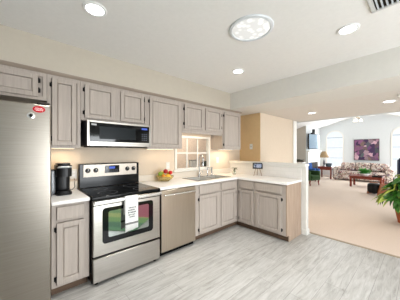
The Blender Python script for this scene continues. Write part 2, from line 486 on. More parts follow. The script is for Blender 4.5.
# ================================================================== KITCHEN CABINETS
def door_mb(w, h, rail=0.055, t=0.02):
    """recessed-panel door, front face at y = -t, lower left corner at the origin"""
    m = MB()
    m.frame(0, 0, w, h, rail, -t, 0, 0.0025)
    # sloped inner edge
    i0, i1 = rail, rail + 0.004
    for (ax, az, bx, bz) in ((i0, i0, w - i0, i0), (w - i0, i0, w - i0, h - i0), (w - i0, h - i0, i0, h - i0), (i0, h - i0, i0, i0)):
        def inn(x, z): return (i1 if x == i0 else w - i1, i1 if z == i0 else h - i1)
        cx, cz = inn(ax, az); dx, dz = inn(bx, bz)
        vs = [m.bm.verts.new(p) for p in ((ax, -t + 0.004, az), (bx, -t + 0.004, bz), (dx, -0.0015, dz), (cx, -0.0015, cz))]
        m.bm.faces.new(vs)
    return m

def add_door(cab, x, z, w, h, hinge='l', hz=(0.10, 0.90), rail=0.055):
    d = door_mb(w, h, rail).build('door', 'cab', cab, (x, 0, z))
    MB().box(rail + 0.009, -0.012, rail + 0.009, w - rail - 0.009, -0.0012, h - rail - 0.009, 0.003).box(rail - 0.002, -0.0012, rail - 0.002, w - rail + 0.002, -0.0004, h - rail + 0.002).build('door_panel', 'cabpanel', d)
    for k in hz:
        hx = -0.006 if hinge == 'l' else w + 0.006
        mm = MB().cyl((hx, -0.016, h * k - 0.026), (hx, -0.016, h * k + 0.026), 0.0065, 8)
        s = -1 if hinge == 'l' else 1
        mm.box(min(hx, hx + s * 0.014), -0.006, h * k - 0.02, max(hx, hx + s * 0.014), -0.0005, h * k + 0.02, 0.001)
        mm.build('hinge', 'hinge', d)
    return d

def add_drawer(cab, x, z, w, h):
    m = MB().box(0, -0.02, 0, w, 0, h, 0.004)
    return m.build('drawer_front', 'cab', cab, (x, 0, z))

YU = 2.64   # face frames of the hanging cabinets
def hanging(x0, x1, z0, label, doors):
    c = thing('hanging_cabinet', label, 'cabinet', (x0, YU, z0), 0, 'hanging kitchen cabinets')
    w, h = x1 - x0, ZL - 0.002 - z0
    MB().box(0.0015, 0.018, 0.012, w - 0.0015, YW - YU - 0.001, h, 0.001).build('body', 'cab', c)
    f = MB()
    f.box(0.0015, 0, 0, 0.035, 0.018, h); f.box(w - 0.035, 0, 0, w - 0.0015, 0.018, h)
    f.box(0.035, 0, h - 0.075, w - 0.035, 0.018, h); f.box(0.035, 0, 0, w - 0.035, 0.018, 0.035)
    if len(doors) > 1: f.box(w / 2 - 0.045, 0, 0.035, w / 2 + 0.045, 0.018, h - 0.075)
    f.build('face_frame', 'cab', c)
    for (a, b, za, zb, hg, hz) in doors:
        add_door(c, a - x0, za - z0, b - a, zb - za, hg, hz, 0.045)
    return c
ZT = 2.186
hanging(-0.72, 0.205, 1.935, 'washed grey oak hanging cabinet above the fridge', [(-0.66, -0.285, 1.962, ZT, 'l', (0.2, 0.8)), (-0.245, 0.132, 1.962, ZT, 'r', (0.3, 0.75))])
hanging(0.205, 0.515, 1.448, 'narrow tall grey oak hanging cabinet between the fridge and the microwave', [(0.246, 0.47, 1.47, ZT, 'l', (0.10, 0.90))])
hanging(0.515, 1.345, 1.768, 'short two-door grey oak hanging cabinet above the microwave', [(0.555, 0.89, 1.795, ZT, 'l', (0.16, 0.84)), (0.968, 1.29, 1.795, ZT, 'r', (0.16, 0.84))])
hanging(1.345, 1.965, 1.448, 'wide single-door grey oak hanging cabinet right of the microwave', [(1.378, 1.925, 1.47, ZT, 'l', (0.08, 0.92))])
sc = hanging(1.965, 2.95, 1.755, 'short two-door grey oak hanging cabinet above the sink window', [(2.008, 2.43, 1.785, ZT, 'l', (0.2, 0.8)), (2.486, 2.905, 1.785, ZT, 'r', (0.2, 0.8))])
MB().box(0.004, 0.006, -0.04, 0.981, 0.024, -0.001, 0.002).build('valance', 'cab', sc)
hanging(2.95, 3.53, 1.448, 'single-door grey oak hanging cabinet under the ceiling beam, at the right end of the run', [(2.985, 3.50, 1.47, ZT, 'l', (0.1, 0.9))])
# crown strip under the soffit
m = MB()
m.prism([(0.0, 0.0), (-0.010, 0.0), (-0.026, 0.022), (-0.026, 0.034), (0.0, 0.034)], 4.27, basis((0, 1, 0), (0, 0, 1), (1, 0, 0), (-0.72, YU - 0.0005, ZL - 0.036)))
struct('trim_5', m, grain('crown_oak', (138, 122, 108), (160, 146, 132), (1.5, 26, 26), 0.55))

YB = 2.345  # face frames of the base cabinets (doors stand 2 cm proud)
def base(x0, loc, rz, w, depth, label, units, toe=(0.0, None)):
    c = thing('base_cabinet', label, 'cabinet', loc, rz, 'base kitchen cabinets')
    bm_ = MB()
    bm_.box(0.0015, 0.018, 0.10, 0.018, depth, 0.892).box(w - 0.018, 0.018, 0.10, w - 0.0015, depth, 0.892)
    bm_.box(0.018, 0.018, 0.10, w - 0.018, depth, 0.118).box(0.018, depth - 0.012, 0.118, w - 0.018, depth, 0.892)
    bm_.build('body', 'cab', c)
    f = MB()
    xs = [0.0015] + [ (a + b) / 2 for (a, b) in zip([u[1] for u in units[:-1]], [u[0] for u in units[1:]])] + [w - 0.0015]
    f.box(0.0015, 0, 0.865, w - 0.0015, 0.018, 0.892); f.box(0.0015, 0, 0.72, w - 0.0015, 0.018, 0.752); f.box(0.0015, 0, 0.10, w - 0.0015, 0.018, 0.14)
    for i, x in enumerate(xs):
        a, b = (x, units[0][0] + 0.012) if i == 0 else ((units[-1][1] - 0.012, x) if i == len(xs) - 1 else (units[i - 1][1] - 0.012, units[i][0] + 0.012))
        f.box(a, 0, 0.14, b, 0.018, 0.72); f.box(a, 0, 0.752, b, 0.018, 0.865)
    f.build('face_frame', 'cab', c)
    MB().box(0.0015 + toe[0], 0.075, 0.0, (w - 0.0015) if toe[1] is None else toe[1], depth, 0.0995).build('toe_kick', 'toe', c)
    for (a, b, hg) in units:
        add_door(c, a, 0.125, b - a, 0.59, hg, (0.10, 0.90), 0.05)
        add_drawer(c, a, 0.745, b - a, 0.125)
    return c
base(0, (0.215, YB, 0), 0, 0.322, 0.60, 'slim grey oak base cabinet with one door between the fridge and the stove', [(0.040, 0.272, 'l')])
base(0, (1.985, YB, 0), 0, 1.045, 0.60, 'two-door grey oak base cabinet under the sink, right of the dishwasher', [(0.085, 0.530, 'l'), (0.590, 0.985, 'r')], (0.0, 1.122))
pc = base(0, (3.032, YB - 0.0005, 0), R(-90), 0.93, 0.53, 'grey oak peninsula cabinet with two doors and an exposed end panel', [(0.060, 0.355, 'l'), (0.410, 0.86, 'r')], (-0.074, None))
MB().box(0.9285, 0.0, 0.10, 0.945, 0.53, 0.892).box(0.9285, 0.075, 0.0, 0.945, 0.53, 0.10).build('end_panel', grain('end_panel_oak', (158, 134, 114), (184, 162, 142), (18, 18, 1.0), 0.5), pc)

# ---------------------------------------------------------------- worktops
tag(MB().box(0.212, 2.308, 0.894, 0.538, YW - 0.001, 0.930, 0.006).build('worktop', 'counter'), 'short white worktop section under the coffee maker', 'countertop', 'white worktops')
# the L-shaped top with the sink opening
SX0, SX1, SY0, SY1 = 2.13, 2.93, 2.43, 2.83
def flat_slab(cells, z0, z1):
    """slab from a grid of quads with its outer and inner rims"""
    bm = bmesh.new()
    cache = {}
    def V(p):
        k = (round(p[0], 4), round(p[1], 4))
        if k not in cache: cache[k] = bm.verts.new((p[0], p[1], z1))
        return cache[k]
    for c in cells: bm.faces.new([V(p) for p in c])
    r = bmesh.ops.extrude_face_region(bm, geom=list(bm.faces))
    for v in r['geom']:
        if isinstance(v, bmesh.types.BMVert): v.co.z = z0
    m = MB(); m.bm.free(); m.bm = bm
    return m
xs = [1.343, SX0, SX1, 3.0, 3.563]
ys = [1.385, 2.308, SY0, SY1, YW - 0.001]
cells = []
for i in range(4):
    for j in range(4):
        if j == 0 and i < 3: continue
        if i == 1 and j == 2: continue
        cells.append([(xs[i], ys[j]), (xs[i + 1], ys[j]), (xs[i + 1], ys[j + 1]), (xs[i], ys[j + 1])])
ct = flat_slab(cells, 0.894, 0.930).build('worktop', 'counter')
tag(ct, 'long L-shaped white worktop holding the sink and running along the peninsula', 'countertop', 'white worktops')
bv = ct.modifiers.new('edge', 'BEVEL'); bv.width = 0.004; bv.segments = 2; bv.limit_method = 'ANGLE'
MT['splash2'] = plain('laminate_upstand', (232, 222, 208), 0.4, var=0.01)
tag(MB().box(1.343, YW - 0.02, 0.931, 3.563, YW - 0.001, 1.03, 0.003).build('upstand', 'splash2'), 'low cream upstand along the wall behind the sink and fruit bowl', 'upstand')
tag(MB().box(0.212, YW - 0.02, 0.931, 0.538, YW - 0.001, 1.03, 0.003).build('upstand', 'splash2'), 'low cream upstand behind the coffee maker', 'upstand')

# ---------------------------------------------------------------- sink and tap
sk = thing('kitchen_sink', 'double-bowl stainless steel sink set in the white worktop', 'sink', (2.53, 2.63, 0.93))
MB().frame(-0.415, -0.215, 0.415, 0.215, 0.03, 0.0, 0.006).build('rim', 'steel', sk)
rim = kid(sk, 'rim')
rim.data.transform(Matrix.Rotation(R(-90), 4, 'X')); rim.data.transform(Matrix.Translation((0, 0, 0.006)))
MT['sink'] = plain('sink_satin', (206, 206, 203), 0.35, 0.5, 0.02)
def bowl_mb(x0, x1):
    m = MB()
    o = [(x0, -0.185), (x1, -0.185), (x1, 0.185), (x0, 0.185)]
    i = [(x0 + 0.03, -0.155), (x1 - 0.03, -0.155), (x1 - 0.03, 0.155), (x0 + 0.03, 0.155)]
    a = [m.bm.verts.new((x, y, 0.004)) for x, y in o]; b = [m.bm.verts.new((x, y, -0.15)) for x, y in i]
    for k in range(4): m.bm.faces.new((a[k], a[(k + 1) % 4], b[(k + 1) % 4], b[k]))
    m.bm.faces.new(b)
    return m
for a, b in ((-0.385, -0.015), (0.015, 0.385)):
    bo = bowl_mb(a, b).build('basin', MT['sink'], sk)
    MB().cyl(((a + b) / 2, 0, -0.149), ((a + b) / 2, 0, -0.145), 0.04).build('drain', 'hinge', bo)
MB().box(-0.015, -0.185, 0.0, 0.015, 0.185, 0.005).build('divider', 'steel', sk)
fx, fy = 2.56, 2.885
fa = thing('kitchen_faucet', 'tall chrome gooseneck faucet behind the sink', 'faucet', (fx, fy, 0.93))
MB().lathe([(0, 0), (0.028, 0), (0.028, 0.012), (0.018, 0.03), (0.016, 0.07), (0, 0.07)], 16).build('base', 'chrome', fa)
pts = [(0, 0, 0.05), (0, 0, 0.33)]
for i in range(1, 11):
    a = math.pi * i / 10
    pts.append((-0.020 * (1 - math.cos(a)), -0.075 * (1 - math.cos(a)), 0.33 + 0.08 * math.sin(a)))
pts.append((-0.04, -0.15, 0.25))
MB().tube(pts, 0.009, 10).build('spout', 'chrome', fa)
MB().cyl((-0.04, -0.15, 0.26), (-0.04, -0.15, 0.21), 0.012, 12).build('spray_head', 'chrome', fa)
MB().cyl((0.02, 0, 0.05), (0.075, 0.0, 0.085), 0.007, 10).build('lever', 'chrome', fa)
sd = thing('soap_dispenser', 'small chrome soap dispenser just right of the gooseneck faucet', 'soap dispenser', (2.76, 2.87, 0.93))
MB().lathe([(0, 0), (0.02, 0), (0.02, 0.01), (0.012, 0.02), (0.012, 0.10), (0, 0.10)], 14).build('body', 'chrome', sd)
MB().tube([(0, 0, 0.095), (0, 0, 0.15), (-0.01, -0.03, 0.165), (-0.015, -0.07, 0.155)], 0.008, 10).build('nozzle', 'nickel', sd)
sp = thing('side_sprayer', 'dark grey pull-out sprayer in its chrome collar, second stand right of the faucet', 'sprayer', (2.89, 2.875, 0.93))
MB().lathe([(0, 0), (0.024, 0), (0.022, 0.02), (0.014, 0.03), (0, 0.03)], 14).build('collar', 'chrome', sp)
MB().tube([(0, 0, 0.03), (0, 0, 0.08), (-0.004, -0.006, 0.13), (-0.014, -0.022, 0.165)], [0.011, 0.013, 0.016, 0.012], 10).build('spray_head', 'nickel', sp)

# ---------------------------------------------------------------- fridge
fr = thing('refrigerator', 'tall stainless steel refrigerator with a red oval sticker on its door', 'fridge', (-0.26, 2.10, 0))
MB().box(-0.45, 0.066, 0.03, 0.452, 0.80, 1.795, 0.006).build('cabinet', plain('grey_fridge_shell', (120, 118, 114), 0.5, 0.3), fr)
MB().box(-0.45, 0.0, 0.10, 0.452, 0.06, 1.79, 0.012, seg=3).build('door', grain('fridge_steel', (160, 153, 143), (172, 165, 155), (1.2, 1.2, 60), 0.34, 1.0, 0.03), fr)
MB().box(-0.44, 0.06, 0.10, 0.442, 0.066, 1.785).build('gasket', 'gap', fr)
MB().box(-0.43, 0.03, 0.0, 0.43, 0.066, 0.095, 0.004).build('grille', 'black', fr)
MB().box(0.36, 0.004, 1.7905, 0.445, 0.12, 1.812, 0.005).build('hinge_cover', 'gap', fr)
dr = kid(fr, 'door')
MB().tube([(-0.40, -0.002, 0.62), (-0.40, -0.05, 0.66), (-0.40, -0.055, 1.1), (-0.40, -0.05, 1.54), (-0.40, -0.002, 1.58)], 0.014, 10).build('handle', 'handle', dr)
T = basis((1, 0, 0), (0, 0, 1), (0, -1, 0), (0.371, -0.0003, 1.747))
st = MB().lathe([(0, 0), (0.034, 0), (0.034, 0.0012), (0, 0.0014)], 28, T @ Matrix.Diagonal((1.2, 0.78, 1, 1))).build('sticker', 'red', dr)
m = MB()
for z, w in ((1.756, 0.022), (1.747, 0.028), (1.738, 0.02)):
    x = 0.371 - w
    while x < 0.371 + w:
        k = random.uniform(0.004, 0.010)
        m.box(x, -0.0024, z - 0.0022, x + k, -0.0016, z + 0.0022); x += k + 0.003
m.build('sticker_lettering', 'white', st)
lg = MB().lathe([(0, 0), (0.026, 0), (0.026, 0.003), (0.022, 0.005), (0, 0.005)], 24, basis((1, 0, 0), (0, 0, 1), (0, -1, 0), (0.322, -0.0003, 1.69))).build('emblem', 'handle', dr)
MB().prism([(-0.015, 0.004), (0, 0.018), (0.016, 0.006), (0.002, -0.018)], 0.002, basis((1, 0, 0), (0, 0, 1), (0, -1, 0), (0.320, -0.0052, 1.69))).build('emblem_mark', 'hinge', lg)

# ---------------------------------------------------------------- microwave
mw = thing('microwave', 'stainless over-the-range microwave with a black glass door', 'microwave', (0.555, 2.53, 1.468))
MB().box(0, 0.02, 0, 0.79, YW - 2.53 - 0.002, 0.296, 0.003).build('body', plain('dark_shell', (46, 48, 52), 0.5), mw)
dd = MB().frame(0, 0.0, 0.79, 0.296, 0.026, -0.005, 0.02, 0.003)
MT['mwsteel'] = grain('microwave_steel', (158, 154, 147), (172, 168, 161), (1.2, 1.2, 60), 0.36, 1.0, 0.03)
dd.build('door_frame', 'mwsteel', mw)
gl = MB().box(0.026, -0.002, 0.05, 0.764, 0.018, 0.27).build('door_glass', 'bglass', mw)
MB().box(0.026, -0.005, 0.026, 0.764, 0.018, 0.052, 0.002).build('lower_rail', 'mwsteel', mw)
MB().box(0.13, -0.0028, 0.085, 0.57, -0.0018, 0.232, 0.0).build('viewing_window', plain('mesh_window', (20, 26, 29), 0.3, spec=0.15), gl)
m = MB()
for i in range(4):
    for j in range(3):
        m.box(0.655 + j * 0.028, -0.003, 0.085 + i * 0.026, 0.672 + j * 0.028, -0.0018, 0.095 + i * 0.026)
m.build('keypad', plain('keypad_grey', (52, 60, 80), 0.4), gl)
MB().box(0.655, -0.003, 0.226, 0.735, -0.0018, 0.25).build('clock_display', 'bluelcd', gl)
MB().box(0.045, -0.003, 0.238, 0.10, -0.0018, 0.258).build('badge', plain('silver_badge', (170, 172, 172), 0.4), gl)
m = MB()
for i in range(3): m.box(0.03 + i * 0.26, 0.05, -0.012, 0.24 + i * 0.26, 0.30, 0.0)
m.build('vent_grille', 'gap', mw)

# ---------------------------------------------------------------- stove
SVX, SVY, SVW = 0.546, 2.262, 0.790
sv = thing('electric_range', 'stainless electric stove with a black glass cooktop between the base cabinets', 'stove', (SVX, SVY, 0))
MB().box(0, 0.035, 0.03, SVW, 0.68, 0.905).build('body', 'black', sv)
MB().box(0.0, -0.012, 0.906, SVW, 0.62, 0.934, 0.006).build('cooktop', 'bglass', sv)
ctop = kid(sv, 'cooktop')
for (x, y, r) in ((0.20, 0.16, 0.105), (0.59, 0.16, 0.085), (0.20, 0.44, 0.08), (0.59, 0.44, 0.105)):
    MB().lathe([(r - 0.006, 0.9342), (r - 0.006, 0.9352), (r, 0.9352), (r, 0.9342), (r - 0.006, 0.9342)], 36, Matrix.Translation((x, y, 0))).build('burner_ring', 'ring', ctop)
# back guard
BY = 0.622
MB().box(0.0, BY, 0.934, SVW, 0.70, 1.245, 0.008).build('backguard', 'black', sv)
bk = kid(sv, 'backguard')
MB().prism([(0.045, 0), (SVW - 0.045, 0), (SVW - 0.045, 0.158), (0.045, 0.158)], 0.008, basis((1, 0, 0), (0, -0.04, 1), (0, -1, -0.04), (0, BY - 0.002, 1.075))).build('control_panel', grain('panel_steel', (150, 142, 132), (164, 156, 146), (60, 60, 1.0), 0.42, 1.0, 0.02), bk)
cp = kid(bk, 'control_panel')
MB().box(0.30, BY - 0.020, 1.115, 0.49, BY - 0.009, 1.215, 0.003).build('display', 'bglass', cp)
MB().box(0.355, BY - 0.0215, 1.17, 0.43, BY - 0.0195, 1.20).build('clock_digits', 'bluelcd', kid(cp, 'display'))
m = MB()
for i in range(2):
    for j in range(6): m.box(0.315 + j * 0.027, BY - 0.0215, 1.128 + i * 0.018, 0.333 + j * 0.027, BY - 0.0195, 1.139 + i * 0.018)
m.build('buttons', plain('button_grey', (62, 64, 72), 0.5), kid(cp, 'display'))
for x in (0.095, 0.188, 0.605, 0.698):
    kb = MB().lathe([(0, 0), (0.030, 0), (0.030, 0.006), (0.024, 0.01), (0.022, 0.026), (0, 0.027)], 20, basis((1, 0, 0), (0, 0, 1), (0, -1, 0), (x, BY - 0.010, 1.158))).build('knob', 'bplastic', cp)
    MB().box(x - 0.003, BY - 0.0385, 1.162, x + 0.003, BY - 0.0355, 1.178).build('pointer', 'white', kb)
# door
MB().box(0.006, -0.004, 0.308, SVW - 0.006, 0.034, 0.893, 0.006).build('oven_door', 'steels', sv)
od = kid(sv, 'oven_door')
def rrect(x0, z0, x1, z1, r, n=5):
    o = []
    for (cx, cz, a0) in ((x1 - r, z0 + r, -90), (x1 - r, z1 - r, 0), (x0 + r, z1 - r, 90), (x0 + r, z0 + r, 180)):
        for i in range(n + 1):
            a = R(a0 + 90 * i / n); o.append((cx + r * math.cos(a), cz + r * math.sin(a)))
    return o
FT = basis((1, 0, 0), (0, 0, 1), (0, -1, 0), (0, -0.004, 0))
MB().prism(rrect(0.095, 0.425, SVW - 0.105, 0.805, 0.035), 0.003, FT).build('window_surround', 'bglass', od)
MB().prism(rrect(0.155, 0.485, SVW - 0.165, 0.765, 0.02), 0.0045, FT).build('oven_window', 'oglass', od)
MB().box(0.006, -0.003, 0.836, SVW - 0.006, 0.0, 0.846).build('painted_shadow_strip', 'black', od)  # raised black strip; a groove's shadow put into colour
kid(od, 'painted_shadow_strip').location.y = -0.0025
hd = MB().box(0.008, -0.058, 0.862, SVW - 0.008, -0.036, 0.898, 0.008, seg=2)
hd.box(0.02, -0.04, 0.868, 0.05, -0.003, 0.892, 0.003).box(SVW - 0.05, -0.04, 0.868, SVW - 0.02, -0.003, 0.892, 0.003)
hd.build('handle', 'handle', od)
MB().box(0.006, -0.004, 0.040, SVW - 0.006, 0.034, 0.288, 0.006).build('storage_drawer', 'steels', sv)
for x in (0.05, SVW - 0.05):
    MB().cyl((x, 0.06, 0.0), (x, 0.06, 0.03), 0.018, 12).build('foot', 'black', sv)
# towel over the handle
tw = thing('dish_towel', 'white printed dish towel with a grey band hanging over the oven handle', 'towel', (SVX + 0.385, SVY, 0))
m = MB()
prof = [(-0.031, 0.70), (-0.031, 0.885), (-0.034, 0.898), (-0.047, 0.9035), (-0.060, 0.898), (-0.063, 0.885), (-0.0635, 0.80), (-0.066, 0.70), (-0.067, 0.62), (-0.069, 0.525)]
nx = 9
def trow(t, y, z):
    w0 = 0.075 + 0.0 * t
    row = []
    for k in range(nx):
        u = k / (nx - 1) * 2 - 1
        hang = max(0, (0.885 - z)) if y < -0.06 else 0
        row.append((u * w0, y - 0.006 * hang * math.sin(u * 5 + 1) * 2, z + (0.0 if z > 0.6 else 0.012 * u)))
    return row
rows = [trow(i, y, z) for i, (y, z) in enumerate(prof)]
g_ = [[m.bm.verts.new(p) for p in r] for r in rows]
for i in range(len(g_) - 1):
    for k in range(nx - 1): m.bm.faces.new((g_[i][k], g_[i][k + 1], g_[i + 1][k + 1], g_[i + 1][k]))
cl = m.build('cloth', 'towel', tw)
sm = cl.modifiers.new('thick', 'SOLIDIFY'); sm.thickness = 0.004; sm.offset = 1
m = MB()
rr = random.Random(3)
for r_, z in enumerate((0.775, 0.748, 0.722, 0.696, 0.672)):
    w = (0.034, 0.040, 0.044, 0.036, 0.026)[r_]
    x = -w
    while x < w:
        k = rr.uniform(0.006, 0.014)
        h = rr.uniform(0.003, 0.007)
        m.box(x, -0.0735, z - h, x + k, -0.0705, z + h + 0.001); x += k + 0.005
m.build('print', 'ink', tw)
m = MB(); m.box(-0.0752, -0.0765, 0.592, 0.0752, -0.0605, 0.612)
m.build('grey_band', plain('grey_band_cloth', (120, 118, 116), 0.9), tw)

# ---------------------------------------------------------------- dishwasher
dw = thing('dishwasher', 'stainless steel dishwasher with a bar handle right of the stove', 'dishwasher', (1.372, 2.305, 0))
MB().box(0, 0.051, 0.063, 0.606, 0.62, 0.89).build('tub', 'black', dw)
MB().box(0.006, 0.0, 0.062, 0.60, 0.05, 0.884, 0.006).build('door', 'steelv', dw)
dh = MB().cyl((0.035, -0.035, 0.822), (0.571, -0.035, 0.822), 0.011, 12)
dh.cyl((0.055, -0.035, 0.822), (0.055, 0.002, 0.822), 0.008, 8); dh.cyl((0.551, -0.035, 0.822), (0.551, 0.002, 0.822), 0.008, 8)
dh.build('handle', 'handle', kid(dw, 'door'))
MB().box(0.006, 0.055, 0.0, 0.60, 0.075, 0.061).build('kick_plate', 'black', dw)

# ---------------------------------------------------------------- things on the worktops
cm = thing('coffee_maker', 'black single-cup coffee maker on the worktop beside the fridge', 'coffee maker', (0.348, 2.72, 0.93), R(0))
MB().prism(rrect(-0.066, -0.13, 0.080, 0.13, 0.045), 0.030).build('base', 'bplastic', cm)
MB().prism(rrect(-0.066, 0.0, 0.080, 0.13, 0.045), 0.17, Matrix.Translation((0, 0, 0.03))).build('column', 'bplastic', cm)
hm = MB().prism(rrect(-0.066, -0.13, 0.080, 0.13, 0.05), 0.12, Matrix.Translation((0, 0, 0.20)))
hm.prism(rrect(-0.054, -0.115, 0.068, 0.115, 0.045), 0.025, Matrix.Translation((0, 0, 0.32)))
hm.build('brew_head', 'bplastic', cm)
MB().tube([(-0.055, -0.122, 0.30), (-0.05, -0.15, 0.305), (0.06, -0.15, 0.305), (0.068, -0.122, 0.30)], 0.009, 8).build('lid_handle', 'nickel', cm)
MB().prism(rrect(-0.05, -0.12, 0.064, -0.02, 0.03), 0.012, Matrix.Translation((0, 0, 0.0305))).build('drip_tray', 'hinge', cm)
MB().prism(rrect(-0.132, -0.06, -0.068, 0.11, 0.02), 0.25, Matrix.Translation((0, 0, 0.012))).build('water_tank', plain('smoked_tank', (112, 116, 120), 0.12, spec=0.6), cm)
MB().prism(rrect(-0.132, -0.06, -0.068, 0.11, 0.02), 0.012, Matrix.Translation((0, 0, 0.2625))).build('tank_lid', 'bplastic', cm)
MB().tube([(0.07, 0.11, 0.03), (0.11, 0.09, 0.02), (0.135, 0.07, 0.05), (0.13, 0.06, 0.095), (0.145, 0.11, 0.12), (0.15, 0.20, 0.14)], 0.004, 6).build('power_cord', 'bplastic', cm)

fb = thing('fruit_bowl', 'round amber glass bowl of fruit on the worktop right of the stove', 'bowl', (1.74, 2.80, 0.93))
MB().lathe([(0, 0.0), (0.07, 0.0), (0.075, 0.008), (0.115, 0.032), (0.138, 0.060), (0.146, 0.082), (0.142, 0.082), (0.133, 0.062), (0.11, 0.036), (0.07, 0.014), (0, 0.012)], 32).build('glass_bowl', plain('amber_glass', (238, 222, 160), 0.06, trans=0.7, ior=1.25), fb)
def fruit(name, label, loc, r, col, cat, group, stem=True, seed=0):
    o = thing(name, label, cat, loc, seed * 1.3, group)
    MB().lathe([(0, -r * 0.86), (r * 0.35, -r * 0.9), (r * 0.8, -r * 0.6), (r, 0), (r * 0.9, r * 0.5), (r * 0.5, r * 0.85), (r * 0.15, r * 0.78), (0, r * 0.7)], 16).build('flesh', plain('peel_%s_%d' % (name, seed), col, 0.35, var=0.2, scale=20), o)
    if stem: MB().cyl((0, 0, r * 0.7), (r * 0.1, 0, r * 1.1), r * 0.06, 6).build('stem', plain('stem_brown', (86, 60, 36), 0.8), o)
    return o
bx, by, bz = 1.74, 2.80, 0.93
fruit('red_apple', 'dark red apple at the top of the fruit bowl', (bx - 0.002, by - 0.025, bz + 0.156), 0.038, (176, 24, 30), 'apple', 'apples in the bowl', True, 1)
fruit('red_apple', 'bright red apple on the right side of the fruit bowl, beside the top apple', (bx + 0.072, by - 0.050, bz + 0.132), 0.034, (206, 36, 34), 'apple', 'apples in the bowl', True, 2)
fruit('green_apple', 'green apple at the left rim of the fruit bowl', (bx - 0.082, by + 0.0, bz + 0.118), 0.040, (142, 170, 58), 'apple', 'apples in the bowl', True, 3)
fruit('green_apple', 'yellow-green apple at the right rim of the fruit bowl', (bx + 0.092, by + 0.03, bz + 0.112), 0.038, (178, 190, 80), 'apple', 'apples in the bowl', True, 4)
fruit('yellow_apple', 'golden yellow apple at the front of the fruit bowl', (bx + 0.010, by - 0.074, bz + 0.080), 0.040, (238, 186, 52), 'apple', 'apples in the bowl', True, 5)
fruit('lemon', 'yellow lemon at the back of the fruit bowl, between two green apples', (bx - 0.02, by + 0.062, bz + 0.118), 0.038, (236, 214, 90), 'lemon', 'citrus in the bowl', False, 6)
fruit('orange', 'orange low in the fruit bowl, front left', (bx - 0.062, by - 0.055, bz + 0.090), 0.030, (232, 150, 44), 'orange', 'citrus in the bowl', False, 7)

jv = thing('herb_jar', 'little glass jar of dark green sprigs in the corner of the peninsula worktop', 'jar', (3.29, 2.62, 0.93))
MB().lathe([(0, 0), (0.032, 0), (0.036, 0.02), (0.036, 0.075), (0.022, 0.095), (0.024, 0.11), (0.021, 0.11), (0.019, 0.095), (0.032, 0.073), (0.032, 0.02), (0, 0.006)], 20).build('glass_jar', 'glass', jv)
m = MB()
rr = random.Random(5)
for i in range(16):
    a = rr.uniform(0, 6.28); q = rr.uniform(0.02, 0.075)
    x, y, z = q * math.cos(a), q * math.sin(a), 0.13 + rr.uniform(-0.012, 0.012)
    m.tube([(0, 0, 0.03), (x * 0.3, y * 0.3, 0.10), (x, y, z)], 0.0015, 4)
    T = Matrix.Translation((x, y, z)) @ Matrix.Rotation(a, 4, 'Z') @ Matrix.Rotation(rr.uniform(-0.6, 0.6), 4, 'Y')
    m.blob((0, 0, 0), (0.020, 0.010, 0.003), 6, T=T)
m.build('sprigs', plain('sprig_green', (84, 92, 58), 0.8), jv)

es = thing('chalkboard_sign', 'small dark framed sign on a tripod easel on the peninsula worktop', 'sign', (3.47, 2.185, 0.931), R(-52))
fm = MB().frame(-0.095, 0.135, 0.095, 0.255, 0.022, -0.012, 0.006, 0.002).build('frame', plain('dark_frame', (44, 40, 42), 0.6), es)
MB().box(-0.074, -0.006, 0.156, 0.074, 0.002, 0.234).build('picture', blotches('blue_grey_print', [(60, 72, 96), (150, 164, 190), (96, 110, 140), (190, 196, 208)], 26), es)
for (p, q) in (((-0.035, -0.004, 0.15), (-0.075, -0.035, 0.003)), ((0.035, -0.004, 0.15), (0.075, -0.035, 0.003)), ((0, 0.012, 0.20), (0.0, 0.075, 0.003))):
    MB().cyl(p, q, 0.0045, 8).build('leg', plain('wood_easel', (146, 104, 66), 0.6), es)

# wall plates
def plate(loc, rz, label, slots=2):
    o = thing('wall_plate', label, 'outlet' if slots == 2 else 'switch', loc, rz, 'wall plates')
    MB().box(-0.037, -0.006, -0.06, 0.037, 0, 0.06, 0.002).build('cover', 'trim', o)
    m = MB()
    if slots == 2:
        for z in (-0.03, 0.012): m.box(-0.014, -0.0075, z, 0.014, -0.0055, z + 0.024, 0.002)
        m.build('receptacle', 'white', o)
    else:
        m.box(-0.006, -0.014, -0.012, 0.006, -0.0055, 0.012, 0.002); m.build('toggle', plain('dark_toggle', (70, 56, 44), 0.5), o)
    return o
plate((1.90, YW - 0.001, 1.16), 0, 'cream outlet plate on the wall above the fruit bowl')
plate((3.15, YW - 0.001, 1.22), 0, 'cream outlet plate on the wall right of the sink window')
plate((0.50, YW - 0.001, 1.12), 0, 'cream outlet plate on the wall beside the coffee maker')
plate((3.929, 2.64, 1.52), R(-90), 'small switch plate on the tan wall beyond the hanging cabinets', 1)

# ---------------------------------------------------------------- under-cabinet lights
def strip(x0, x1, y, z, label, watts):
    o = thing('cabinet_light', label, 'light', ((x0 + x1) / 2, y, z), 0, 'light strips under the hanging cabinets')
    w = (x1 - x0) / 2
    MB().box(-w, -0.03, -0.010, w, 0.03, 0.011, 0.003).build('housing', 'white', o)
    MB().box(-w + 0.01, -0.022, -0.012, w - 0.01, 0.022, -0.0102).build('diffuser', emit('warm_strip', (255, 214, 150), 2.5), o)
    l = bpy.data.lights.new('strip_lamp', 'AREA'); l.shape = 'RECTANGLE'; l.size = 2 * w; l.size_y = 0.04
    l.energy = watts; l.color = (1.0, 0.80, 0.56)
    lo = bpy.data.objects.new('strip_lamp', l); COL.objects.link(lo); lo.parent = o; lo.location = (0, 0, -0.024)
    return o
strip(0.25, 0.48, 2.80, 1.448, 'slim light strip under the narrow cabinet by the fridge', 0.8)
strip(1.42, 1.90, 2.82, 1.448, 'slim light strip under the wide cabinet right of the microwave', 0.22)
strip(2.10, 2.82, 2.78, 1.755, 'slim light strip under the cabinet above the sink window', 1.7)
strip(3.03, 3.46, 2.82, 1.448, 'slim light strip under the last cabinet by the peninsula', 1.1)

